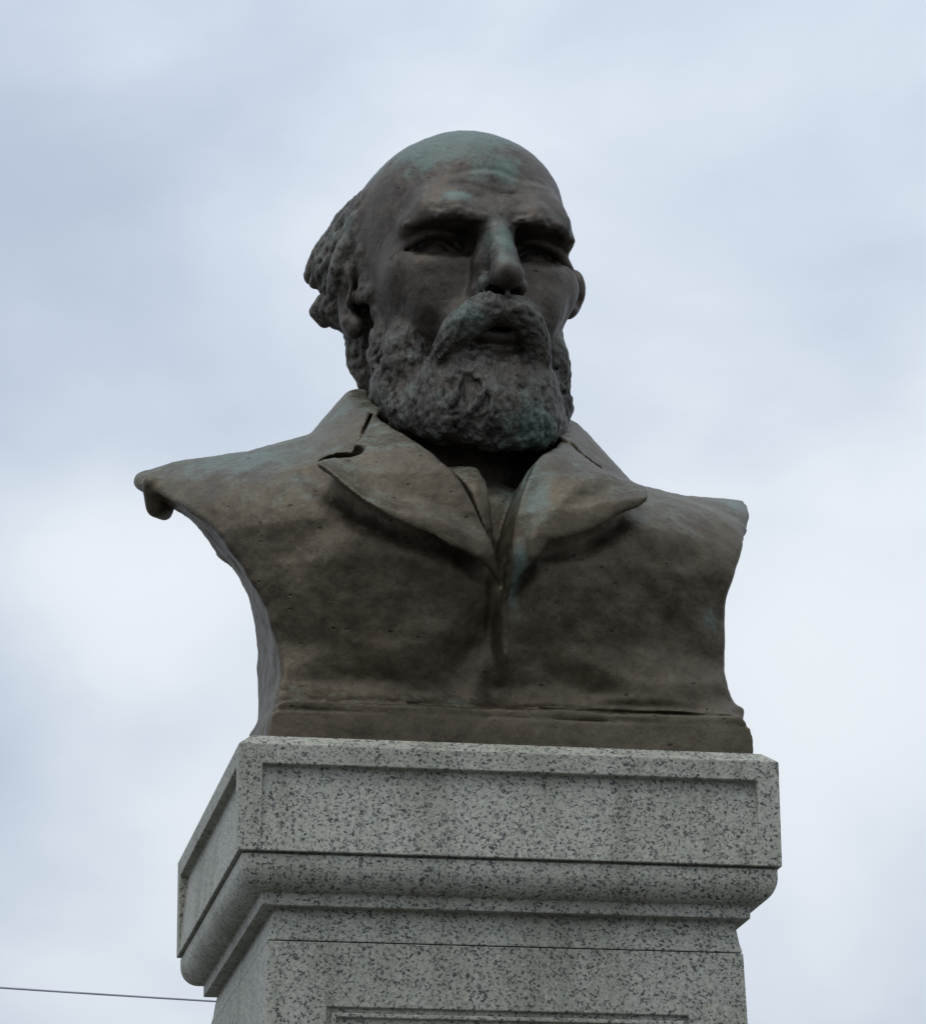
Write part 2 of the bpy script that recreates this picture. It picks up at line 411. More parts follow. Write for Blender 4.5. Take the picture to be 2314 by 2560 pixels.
def surface_net(fun, lo, hi, h, coarse=4, slack=1.6):
    lo = np.array(lo, float); hi = np.array(hi, float)
    nc = np.ceil((hi - lo) / (h * coarse)).astype(int) + 1
    ax = [lo[i] + np.arange(nc[i]) * h * coarse for i in range(3)]
    gp = np.stack(np.meshgrid(*ax, indexing='ij'), -1).reshape(-1, 3).astype(F4)
    fc = par(fun, gp).reshape(nc)
    n = (nc - 1) * coarse + 1
    near = np.abs(fc) < h * coarse * slack
    # a coarse cell is refined if any corner is near
    cell = np.zeros(nc - 1, bool)
    for dx in (0, 1):
        for dy in (0, 1):
            for dz in (0, 1):
                cell |= near[dx:nc[0] - 1 + dx, dy:nc[1] - 1 + dy, dz:nc[2] - 1 + dz]
    D = np.repeat(np.repeat(np.repeat(np.sign(fc), coarse, 0), coarse, 1), coarse, 2)[:n[0], :n[1], :n[2]].astype(F4) * F4(h)
    mask = np.zeros(n, bool)
    up = np.repeat(np.repeat(np.repeat(cell, coarse, 0), coarse, 1), coarse, 2)
    for dx in (0, 1):
        for dy in (0, 1):
            for dz in (0, 1):
                mask[dx:dx + up.shape[0], dy:dy + up.shape[1], dz:dz + up.shape[2]] |= up
    idx = np.argwhere(mask)
    pts = (lo + idx * h).astype(F4)
    val = par(fun, pts)
    D[idx[:, 0], idx[:, 1], idx[:, 2]] = val
    D[0] = D[-1] = h; D[:, 0] = D[:, -1] = h; D[:, :, 0] = D[:, :, -1] = h
    S = D < 0
    # cells with a sign change
    m = np.array(n) - 1
    cnt = np.zeros(m, np.int8)
    for dx in (0, 1):
        for dy in (0, 1):
            for dz in (0, 1):
                cnt += S[dx:m[0] + dx, dy:m[1] + dy, dz:m[2] + dz]
    act = np.argwhere((cnt > 0) & (cnt < 8))
    vid = np.full(m, -1, np.int32); vid[act[:, 0], act[:, 1], act[:, 2]] = np.arange(len(act))
    acc = np.zeros((len(act), 3)); w = np.zeros(len(act))
    corners = [(a, b, c) for a in (0, 1) for b in (0, 1) for c in (0, 1)]
    cv = {c: D[act[:, 0] + c[0], act[:, 1] + c[1], act[:, 2] + c[2]] for c in corners}
    for c in corners:
        for k in range(3):
            if c[k] == 0:
                c2 = list(c); c2[k] = 1; c2 = tuple(c2)
                a, b = cv[c], cv[c2]
                x = (a < 0) != (b < 0)
                t = np.where(x, a / np.where(x, a - b, 1), 0)
                p = np.tile(np.array(c, float), (len(act), 1)); p[:, k] = t
                acc[x] += p[x]; w[x] += 1
    V = lo + (act + acc / w[:, None]) * h
    quads = []
    for k in range(3):
        o1, o2 = [(1, 2), (2, 0), (0, 1)][k]
        sl0 = [slice(1, m[0]), slice(1, m[1]), slice(1, m[2])]; sl0[k] = slice(0, m[k])
        sl1 = list(sl0); sl1[k] = slice(1, m[k] + 1)
        a = S[tuple(sl0)]; b = S[tuple(sl1)]
        for flip, mk in ((False, a & ~b), (True, ~a & b)):
            e = np.argwhere(mk)
            base = np.ones(3, int); base[k] = 0
            e = e + base
            def at(d1, d2):
                q = e.copy(); q[:, o1] -= d1; q[:, o2] -= d2
                return vid[q[:, 0], q[:, 1], q[:, 2]]
            Q = np.stack([at(1, 1), at(0, 1), at(0, 0), at(1, 0)], 1)
            quads.append(Q[:, ::-1] if flip else Q)
    Qd = np.concatenate(quads); Qd = Qd[(Qd >= 0).all(1)]
    return V, Qd
def vnormals(V, Q):
    n = np.cross(V[Q[:, 2]] - V[Q[:, 0]], V[Q[:, 3]] - V[Q[:, 1]])
    N_ = np.zeros_like(V)
    for k in range(4): np.add.at(N_, Q[:, k], n)
    return N_ / (np.linalg.norm(N_, axis=1, keepdims=True) + 1e-12)
def split_parts(V, Q, lab, names, mats, parent, patina, xf=None):
    """one mesh per label; neighbours share border positions and normals"""
    Nn = vnormals(V, Q)
    if xf is not None:
        s, R, t = xf; V = (V * s) @ R.T + t; Nn = Nn @ R.T
    fl = lab[Q]; flab = np.sort(fl, 1)[:, 1]
    objs = {}
    for li, nm in names.items():
        q = Q[flab == li]
        if len(q) == 0: continue
        used, inv = np.unique(q, return_inverse=True); q = inv.reshape(-1, 4)
        me = bpy.data.meshes.new(nm)
        me.vertices.add(len(used)); me.vertices.foreach_set('co', V[used].astype(F4).ravel())
        me.loops.add(q.size); me.loops.foreach_set('vertex_index', q.astype(np.int32).ravel())
        me.polygons.add(len(q)); me.polygons.foreach_set('loop_start', (np.arange(len(q)) * 4).astype(np.int32))
        me.polygons.foreach_set('loop_total', np.full(len(q), 4, np.int32))
        me.update(calc_edges=True); me.validate()
        me.polygons.foreach_set('use_smooth', np.ones(len(me.polygons), bool))
        at = me.attributes.new('patina', 'FLOAT', 'POINT'); at.data.foreach_set('value', patina[used].astype(F4))
        me.normals_split_custom_set_from_vertices(Nn[used].astype(F4))
        me.materials.append(mats[li])
        o = bpy.data.objects.new(nm.split('.')[0], me); link(o, parent); objs[li] = o
    return objs

bust = empty('bronze_bust', (0, 0, Z0 + .013), label='weathered bronze bust of a bald bearded man in a coat, on the granite pedestal', category='bust')
BO = np.array([0, 0, Z0 + .013])
def rotm(yaw, pitch, roll):
    cz, sz = math.cos(yaw), math.sin(yaw); Rz = np.array([[cz, -sz, 0], [sz, cz, 0], [0, 0, 1]])
    c, s = math.cos(pitch), math.sin(pitch); Rx = np.array([[1, 0, 0], [0, c, -s], [0, s, c]])
    c, s = math.cos(roll), math.sin(roll); Ry = np.array([[c, 0, s], [0, 1, 0], [-s, 0, c]])
    return Rz @ Rx @ Ry

# ------------------------------------------------------------------ head
HS = 1.65; HR = rotm(math.radians(4.5), math.radians(4), math.radians(.3)); HT = np.array([.001, -.03, .690 - .013])
LB_SKIN, LB_BEARD, LB_MOU, LB_HAIR, LB_EAR = 0, 1, 2, 3, 4
rnd = random.Random(11)

def beard_base(P):
    A_ = P.copy(); A_[:, 0] = np.abs(A_[:, 0])
    d = ell(P, (0, -.072, -.116), (.052, .042, .037))
    d = smin(d, ell(P, (-.003, -.068, -.140), (.055, .050, .036)), .014)
    d = smin(d, chain(A_, [(.0660, -.008, -.036), (.0625, -.018, -.074), (.055, -.030, -.108), (.044, -.046, -.134)], [.005, .0095, .017, .022], .01), .018)
    d = smin(d, ell(A_, (.049, -.041, -.084), (.020, .0215, .028)), .010)
    return smax(d, (-.1675 - P[:, 2] + .40 * (P[:, 1] + .116) + .0035 * np.sin(P[:, 0] * 210 + 40 * P[:, 1]) * np.sin(P[:, 0] * 83 + P[:, 1] * 150 + 1)) * .85, .005)
MOU = spline([(.002, -.1165, -.0640), (.015, -.1170, -.0670), (.029, -.108, -.0790), (.0385, -.098, -.096), (.042, -.090, -.112)], 4)
MOUR = np.interp(np.linspace(0, 1, len(MOU)), [0, .25, .5, .75, 1], [.0095, .0110, .0105, .0085, .005])
def mou_base(P):
    A_ = P.copy(); A_[:, 0] = np.where(P[:, 0] > 0, P[:, 0] / .86, -P[:, 0])
    return smin(chain(A_, MOU, MOUR), ell(P, (-.001, -.1170, -.0668), (.015, .0098, .0108)), .006)
def skewed(P, dl, dr):
    A_ = P.copy(); A_[:, 2] -= .06 * A_[:, 0]; x = P[:, 0]; A_[:, 0] = np.where(x < 0, -x - dl * np.clip(-x / .03, 0, 1), x - dr * np.clip(x / .03, 0, 1)); return A_
def hair_base(P):
    A_ = skewed(P, -.001, -.013)
    d = ell(P, (0, .062, -.008), (.078, .050, .072))
    d = smin(d, ell(A_, (.070, .040, .030), (.024, .050, .034)), .015)
    d = smin(d, ell(A_, (.079, .052, .016), (.023, .034, .022)), .012)
    d = smin(d, ell(A_, (.078, .052, -.016), (.018, .026, .012)), .010)
    d = smin(d, chain(A_, [(.066, .048, -.03), (.062, .050, -.06), (.054, .045, -.085)], [.012, .012, .008]), .010)
    d = smin(d, chain(A_, [(.074, .002, .046), (.0755, -.006, .02), (.073, -.008, -.02)], [.009, .008, .006]), .012)
    return d
def project(fun, p, n=6):
    p = np.array(p, F4)
    e = 1e-3
    for _ in range(n):
        d = fun(p)
        g = np.stack([fun(p + np.eye(3, dtype=F4)[k] * e) - fun(p - np.eye(3, dtype=F4)[k] * e) for k in range(3)], 1)
        g /= np.linalg.norm(g, axis=1, keepdims=True) + 1e-9
        p = p - g * d[:, None]
    return p, g
def locks(fun, seeds, flow, length, r0, r1, sink, curl, nseg=4, seedv=0, bend=.55):
    """curling strands that hug a base surface; returns list of (points, radii)"""
    rg = np.random.default_rng(seedv)
    p, g = project(fun, seeds)
    n = len(p)
    L = length * rg.uniform(.7, 1.35, n)
    d = flow(p)
    d = d + rg.normal(0, curl, (n, 3))
    ang = rg.normal(0, bend, n)
    out_p = [p - g * sink]
    for s in range(nseg):
        d = d - g * (d * g).sum(1, keepdims=True); d /= np.linalg.norm(d, axis=1, keepdims=True) + 1e-9
        c, s_ = np.cos(ang)[:, None], np.sin(ang)[:, None]
        d = d * c + np.cross(g, d) * s_
        p2, g = project(fun, p + d * (L / nseg)[:, None], 3)
        lift = (s + 1) / nseg
        out_p.append(p2 - g * sink * (1 - .5 * lift)); p = p2
    Pn = np.stack(out_p, 1)
    res = []
    for i in range(n):
        k = rg.uniform(.75, 1.3)
        res.append((Pn[i], [(r0 + (r1 - r0) * (j / nseg) ** 1.3) * k for j in range(nseg + 1)]))
    return res
_rg = np.random.default_rng(5)
# beard locks
sd = np.stack([_rg.uniform(-.085, .085, 2400), _rg.uniform(-.125, .0, 2400), _rg.uniform(-.172, -.035, 2400)], 1)
pp, gg = project(beard_base, sd)
ok = (pp[:, 2] > -.176) & (np.abs(pp - sd).max(1) < .03) & ((gg[:, 1] < .5)) & ~((np.abs(pp[:, 0]) < .026) & (pp[:, 2] > -.098))
ok &= ~((np.abs(pp[:, 0]) < .034) & (pp[:, 2] > -.085))
sd = pp[ok][:760]
def beard_flow(p):
    f = np.stack([p[:, 0] * 3.0, -.1 + 0 * p[:, 0], -np.ones(len(p))], 1)
    sw = np.stack([vnoise(p, 28.0, 3), vnoise(p, 28.0, 9), vnoise(p, 28.0, 21)], 1) * 1.7
    return f + sw
BLK = locks(beard_base, sd, beard_flow, .028, .0031, .0010, -.0008, .25, 5, 1, .30)
# moustache strands
MLK = []
for side in (-1, 1):
    for i in range(46):
        a0 = rnd.uniform(-2.2, 2.0); t0 = rnd.uniform(0, .55); t1 = t0 + rnd.uniform(.3, .5)
        pts, rr = [], []
        for j in range(6):
            t = min(t0 + (t1 - t0) * j / 5, 1.0); x = t * (len(MOU) - 1); k = min(int(x), len(MOU) - 2); f = x - k
            c = MOU[k] * (1 - f) + MOU[k + 1] * f; r = MOUR[k] * (1 - f) + MOUR[k + 1] * f
            tan = MOU[k + 1] - MOU[k]; tan = tan / np.linalg.norm(tan)
            fr = np.array([.35, -1, .1]); fr -= tan * (fr @ tan); fr /= np.linalg.norm(fr); bi = np.cross(tan, fr)
            a = a0 + .35 * math.sin(j * .9 + i)
            q = c + (fr * math.cos(a) + bi * math.sin(a)) * (r + .0002)
            pts.append((q[0] * (.86 if side > 0 else -1), q[1], q[2])); rr.append(.0024 * (1 - .5 * j / 5))
        MLK.append((np.array(pts), rr))
# hair locks
sd = np.stack([np.where(_rg.random(1100) < .7, -1, 1) * _rg.uniform(.045, .11, 1100), _rg.uniform(-.015, .12, 1100), _rg.uniform(-.08, .075, 1100)], 1)
pp, gg = project(hair_base, sd)
ok = (np.abs(pp - sd).max(1) < .035) & (pp[:, 1] < .115)
sd = pp[ok][:380]
def hair_flow(p):
    f = np.stack([.25 * np.sign(p[:, 0]), .75 + 0 * p[:, 0], -.8 + 0 * p[:, 0]], 1)
    sw = np.stack([vnoise(p, 22.0, 33), vnoise(p, 22.0, 39), vnoise(p, 22.0, 51)], 1) * 1.1
    return f + sw
HLK = locks(hair_base, sd, hair_flow, .050, .0036, .0014, -.0004, .12, 6, 2, .20)
# big projecting tufts at the sides, over and behind the ears
for side in (-1,):
    for pts, r0, r1 in (([(.076, .030, .046), (.089, .048, .042), (.099, .064, .028), (.103, .076, .014)], .009, .0065),
                        ([(.075, .020, .034), (.090, .034, .031), (.098, .050, .018), (.102, .064, .006)], .008, .0055),
                        ([(.075, .012, .024), (.086, .020, .021), (.092, .034, .010), (.096, .048, -.002)], .0075, .005),
                        ([(.084, .052, -.006), (.095, .060, -.010), (.100, .066, -.017), (.094, .066, -.024)], .008, .0055),
                        ([(.074, .004, .030), (.082, .008, .018), (.086, .014, .004), (.087, .024, -.008)], .007, .006),
                        ([(.076, -.002, .016), (.083, .004, .006), (.088, .014, -.006)], .006, .005),
                        ([(.078, .000, .032), (.090, .008, .018), (.094, .018, .004), (.093, .032, -.008)], .009, .008)):
        q = np.array(pts) * (side, 1, 1) + (.002 if side < 0 else -.004, 0, side * .005)
        HLK.append((q, list(np.linspace(r0, r1, len(q)))))

def pack(lk):
    lo = np.array([p.min(0) - max(r) - .005 for p, r in lk]); hi = np.array([p.max(0) + max(r) + .005 for p, r in lk])
    return lk, lo, hi
BLK, MLK, HLK = pack(BLK), pack(MLK), pack(HLK)
def add_locks(P, d, pk, k):
    lk, lo, hi = pk
    for i in np.flatnonzero(~((lo > P.max(0)).any(1) | (hi < P.min(0)).any(1))):
        m = np.flatnonzero(((P > lo[i]) & (P < hi[i])).all(1))
        if len(m):
            pts, rad = lk[i]; d[m] = smin(d[m], chain(P[m], pts, rad), k)
    return d

def head_parts(P):
    P = P.astype(F4)
    A_ = P.copy(); A_[:, 0] = np.abs(A_[:, 0])
    d = ell(P, (-.006, .022, .022), (.0815, .100, .0815))
    d = smin(d, ell(P, (0, -.026, .031), (.065, .066, .062)), .03)
    d = smin(d, ell(P, (0, -.026, -.040), (.068, .064, .085)), .03)
    d = smin(d, ell(A_, (.050, -.052, -.026), (.022, .024, .018)), .022)
    d = smin(d, ell(A_, (.034, -.072, -.046), (.022, .016, .026)), .016)     # cheek beside the nose
    d = smin(d, ell(P, (0, -.088, -.072), (.034, .020, .024)), .015)         # muzzle
    # brow
    d = smin(d, chain(A_, [(.009, -.0955, .0122), (.030, -.0970, .0132), (.049, -.0855, .0130), (.0610, -.069, .0092)], [.0085, .0100, .0090, .0060], .006), .014)
    d = smin(d, ell(A_, (.029, -.075, .025), (.026, .018, .016)), .016)
    d = smin(d, ell(P, (0, -.090, .012), (.014, .011, .014)), .010)
    # eye sockets
    d = smax(d, -ell(A_, (.039, -.094, -.0052), (.0280, .0360, .0128)), .004)
    d = smax(d, -ell(A_, (.0185, -.092, -.005), (.0095, .028, .0115)), .004)
    d = smin(d, ell(A_, (.038, -.0500, -.0080), (.0165, .0150, .0140)), .003)
    d = smin(d, chain(A_, [(.017, -.064, -.006), (.027, -.0710, .0012), (.041, -.0725, .0028), (.054, -.069, -.001), (.066, -.060, -.0115)], [.002, .0028, .0032, .0032, .0028]), .0025)
    d = smax(d, -chain(A_, [(.019, -.072, -.0045), (.032, -.075, -.0028), (.046, -.0735, -.0045), (.058, -.0685, -.0105), (.069, -.060, -.0165)], [.0040, .0052, .0048, .0030, .0012]), .002)
    d = smin(d, chain(A_, [(.018, -.0745, -.0125), (.031, -.0790, -.0160), (.045, -.0765, -.0165), (.058, -.066, -.0140)], [.002, .0032, .0032, .0022]), .003)
    d = smin(d, ell(A_, (.036, -.074, -.024), (.018, .012, .0075)), .009)
    # eyebrow hair
    eb = chain(A_, [(.012, -.1035, .0090), (.030, -.1060, .0098), (.048, -.0955, .0098), (.0625, -.0755, .0065)], [.0026, .0034, .0034, .0024])
    eb = eb + near_noise(P * np.array([1, 1, 1.6], F4), eb, .008, 190., 2, .003)
    d = smin(d, eb, .0035)
    # nose
    nz = chain(P, [(0, -.0945, .008), (0, -.1030, -.006), (0, -.1120, -.022), (0, -.1215, -.0385)], [.0096, .0092, .0104, .0118], .005)
    nz = smin(nz, ell(P, (0, -.1235, -.0405), (.0136, .0108, .0110)), .006)
    nz = smin(nz, ell(A_, (.0128, -.1085, -.0445), (.0084, .0118, .0084)), .004)
    nz = smin(nz, chain(A_, [(.007, -.094, -.002), (.010, -.097, -.024), (.012, -.097, -.044)], [.006, .008, .008], .004), .008)
    d = smin(d, nz, .006)
    d = smax(d, -ell(A_, (.0080, -.1150, -.0530), (.0044, .0075, .0048)), .003)
    d = smax(d, -chain(A_, [(.0200, -.102, -.036), (.0215, -.106, -.045), (.029, -.105, -.060)], [.0030, .0042, .0030]), .008)  # fold
    # mouth
    d = smax(d, -ell(P, (-.002, -.114, -.0765), (.027, .017, .0040)), .003)
    d = smin(d, chain(P, [(-.022, -.0970, -.0845), (-.011, -.1055, -.0812), (.009, -.1055, -.0812), (.019, -.0970, -.0845)], [.003, .0054, .0054, .003]), .003)
    d = smin(d, chain(P, [(0, .004, -.085), (-.002, .014, -.16), (0, .03, -.27)], [.058, .069, .072]), .02)
    skin = d
    # ear
    ca, sa = math.cos(.35), math.sin(.35)
    Re = np.array([[ca, -sa, 0], [sa, ca, 0], [0, 0, 1]])
    A_ = skewed(P, .003, .0070); A_[:, 2] -= np.where(P[:, 0] > 0, .0145, .006)
    A_[:, 2] = np.where(P[:, 0] > 0, (A_[:, 2] + .024) * 1.55 - .024, A_[:, 2])
    er = ell(A_, (.0815, .018, -.024), (.0085, .019, .029), Re)
    er = smin(er, ell(A_, (.0785, .009, -.050), (.0075, .009, .0095)), .006)
    er = smax(er, -np.where(P[:, 0] < 0, ell(A_, (.0905, .011, -.022), (.0085, .011, .018)), 1), .004)
    er = smin(er, ell(A_, (.0775, .000, -.030), (.004, .004, .006)), .003)
    er = smax(er, -np.where(P[:, 0] < 0, ell(A_, (.088, .009, -.038), (.006, .006, .006)), 1), .003)
    bd = beard_base(P); bd = bd + near_noise(P, bd, .02, 55., 2, .0055)
    bd = add_locks(P, bd, BLK, .0010)
    mo_ = mou_base(P)
    mo_ = add_locks(P, mo_, MLK, .0012)
    hb = hair_base(P); hb = hb + near_noise(P, hb, .02, 40., 2, .003)
    hb = smax(hb, -(ell(A_, (.090, .010, -.040), (.022, .020, .030))), .006)      # keep the ear clear
    hb = add_locks(P, hb, HLK, .0012)
    return skin, bd, mo_, hb, er
def head_sdf(P):
    s, b, m_, h_, e_ = head_parts(P)
    d = smin(s, e_, .005); d = smin(d, b, .004); d = smin(d, h_, .007); d = smin(d, m_, .003)
    return d
HH = .00125
hv, hq = surface_net(head_sdf, (-.122, -.150, -.225), (.122, .135, .130), HH)
s_, b_, m_, h_, e_ = par(lambda p: np.stack(head_parts(p), 1), hv.astype(F4)).T
hlab = np.argmin(np.stack([s_, b_ - .0004, m_ - .0004, h_ - .0004, e_], 1), 1)
hlab = np.where((hlab == 4) & (hv[:, 0] > 0), 5, hlab)
hn = vnormals(hv, hq)
hairy = 1 / (1 + np.exp(-np.clip((np.minimum(s_, e_) - np.minimum(np.minimum(b_, m_), h_)) / .0022, -30, 30)))
disp = fbm(hv, 42., 4) * .0011 + fbm(hv, 260., 2) * (.00035 + .0004 * hairy)
disp += np.where(hlab == 0, fbm(hv, 18., 2, off=5.) * .0022, 0)
for zf, amp, x0, wx in ((.035, .0009, -.012, .030), (.050, .0006, .004, .042)):     # forehead furrows
    zl = zf - 2.2 * (hv[:, 0] - x0) ** 2 + .0025 * np.sin(hv[:, 0] * 95 + zf * 300)
    disp += np.where((hlab == 0) & (hv[:, 1] < -.03), amp * (-np.exp(-((hv[:, 2] - zl) / .0022) ** 2) + .8 * np.exp(-((hv[:, 2] - zl + .005) / .003) ** 2)) * np.exp(-((hv[:, 0] - x0) / wx) ** 4), 0)
hv2 = hv + hn * disp[:, None]
def gsp(V, c, r, a): return a * np.exp(-(((V - np.array(c)) / np.array(r)) ** 2).sum(1))
big = fbm(hv, 26., 3, off=2.)
pat = 1.1 * np.clip((hv[:, 2] - .056 + .025 * big * 2) / .03, 0, 1) * (hlab == 0)
pat += gsp(hv, (0, -.11, -.016), (.012, .03, .024), 1.0) + gsp(hv, (-.012, -.11, -.042), (.008, .02, .010), .6)
pat += gsp(hv, (-.034, -.105, .024), (.016, .02, .006), .8) + gsp(hv, (.05, -.09, .018), (.016, .02, .004), .5)
pat += gsp(hv, (.01, -.1, .06), (.03, .05, .02), .35)
pat += gsp(hv, (.028, -.10, -.152), (.022, .05, .014), .75) + gsp(hv, (-.03, -.115, -.07), (.02, .02, .02), .35) + (.22 + .5 * fbm(hv, 30., 2, off=11.)) * hairy + gsp(hv, (-.06, -.05, -.1), (.03, .04, .04), .2)
split_parts(hv2, hq, hlab, {0: 'head', 1: 'beard', 2: 'moustache', 3: 'hair', 4: 'ear', 5: 'ear.'},
            {0: M_BRZ_HEAD, 1: M_BRZ_HAIR, 2: M_BRZ_HAIR, 3: M_BRZ_HAIR, 4: M_BRZ_HEAD, 5: M_BRZ_HEAD}, bust, pat, (HS, HR, HT))

# ------------------------------------------------------------------ torso (metres, z from the pedestal's top)
LT_COAT, LT_LAPEL, LT_COLLAR, LT_SHIRT, LT_TIE, LT_BASE = range(6)
OUT_T = spline([(-.402, .400), (-.368, .430), (-.275, .46), (-.219, .48), (-.168, .5), (-.10, .52), (.10, .51), (.158, .48), (.205, .46), (.287, .43), (.351, .415)], 4)
OUT_R = spline([(.351, .415), (.347, .385), (.334, .338), (.302, .272), (.280, .213), (.273, .143), (.274, .097), (.291, .051), (.295, .009), (.296, -.02)], 4)
OUT_L = spline([(-.275, -.02), (-.270, .035), (-.258, .075), (-.252, .10), (-.258, .145), (-.274, .185), (-.296, .222), (-.325, .272), (-.361, .322), (-.388, .355), (-.402, .376), (-.402, .400)], 4)
OUTLINE = np.vstack([OUT_T[:-1], OUT_R[:-1], OUT_L[:-1]])
ZS_X = np.array([-.45, -.36, -.27, -.19, -.10, 0, .10, .19, .27, .36, .45]); ZS_Z = np.array([.385, .412, .428, .458, .500, .495, .455, .410, .396, .398, .39])
Zt = np.array([0, .02, .045, .065, .085, .13, .17, .22, .27, .32, .36, .40, .44, .48, .53])
Dt = np.array([.257, .257, .254, .250, .248, .252, .264, .280, .284, .272, .250, .212, .175, .13, .06])
def yfront(X, Z):
    zs = np.interp(X, ZS_X, ZS_Z)
    D = np.interp(Z, Zt, Dt)
    k = np.clip(1 - (np.abs(X) / .415) ** 2.3, .01, 1) ** .5
    flat = np.clip((.135 - Z) / .09, 0, 1); flat = flat * flat * (3 - 2 * flat)
    k = k * (1 - flat) + flat * (np.clip(1 - (np.abs(X) / .36) ** 8, .01, 1) ** .2)
    t = np.clip((zs - Z) / .17, 0, 1)
    g = (1 - (1 - t) ** 2.0) ** .5
    g = np.where(np.abs(X) < .12, np.maximum(g, .0), g)
    y = -D * k * g
    # rounded breasts of the coat and the hollow along the front edge
    r = np.sqrt(((X - .185) / .178) ** 2 + ((Z - .215) / .155) ** 2); e = np.clip((1.05 - r) / .24, 0, 1)
    y -= .017 * e * e * (3 - 2 * e)
    r = np.sqrt(((X + .130) / .120) ** 2 + ((Z - .185) / .095) ** 2); e = np.clip((1.10 - r) / .45, 0, 1)
    y -= .013 * e * e * (3 - 2 * e)
    y += .020 * np.exp(-(((X + .003) / .022) ** 2 + ((Z - .078) / .030) ** 2))
    y += .013 * np.exp(-(((X + .028 + .5 * (.13 - Z)) / .022) ** 2 + ((Z - .125) / .045) ** 2))
    y += .008 * np.exp(-(((X + .205) / .05) ** 2 + ((Z - .078) / .016) ** 2))
    y += .005 * np.exp(-(((X + .09) / .05) ** 2 + ((Z - .072) / .012) ** 2))
    return y
LAP_L = spline([(-.130, .445), (-.106, .388), (-.081, .350), (-.055, .308), (-.033, .262), (-.012, .212), (-.006, .193)], 3)
LAP_L2 = spline([(-.006, .190), (-.034, .211), (-.088, .231), (-.140, .253), (-.183, .288), (-.217, .331)], 3)
LAPEL_L = np.vstack([LAP_L[:-1], LAP_L2, [(-.216, .338), (-.190, .352), (-.171, .364), (-.150, .405)]])
LAP_R = spline([(.098, .420), (.080, .390), (.053, .362), (.032, .333), (.015, .285), (.005, .250), (-.003, .204)], 3)
LAP_R2 = spline([(-.002, .170), (.009, .191), (.037, .220), (.092, .241), (.148, .280), (.162, .292)], 3)
LAPEL_R = np.vstack([LAP_R[::-1], [(.118, .415), (.127, .360), (.127, .340), (.148, .331), (.168, .322), (.167, .310)], LAP_R2[::-1]])
VEE = np.vstack([LAP_L + (.003, 0), (LAP_R - (.003, 0))[::-1], [(.09, .56), (-.125, .56)]])
G_OUT, G_VEE = poly_grid(OUTLINE), poly_grid(VEE)
G_LL, G_LR = poly_grid(LAPEL_L), poly_grid(LAPEL_R)
TIE = [(-.049, .366), (-.014, .366), (-.009, .31), (-.005, .25), (-.006, .205), (-.012, .25), (-.030, .31)]
G_TIE = poly_grid(TIE)
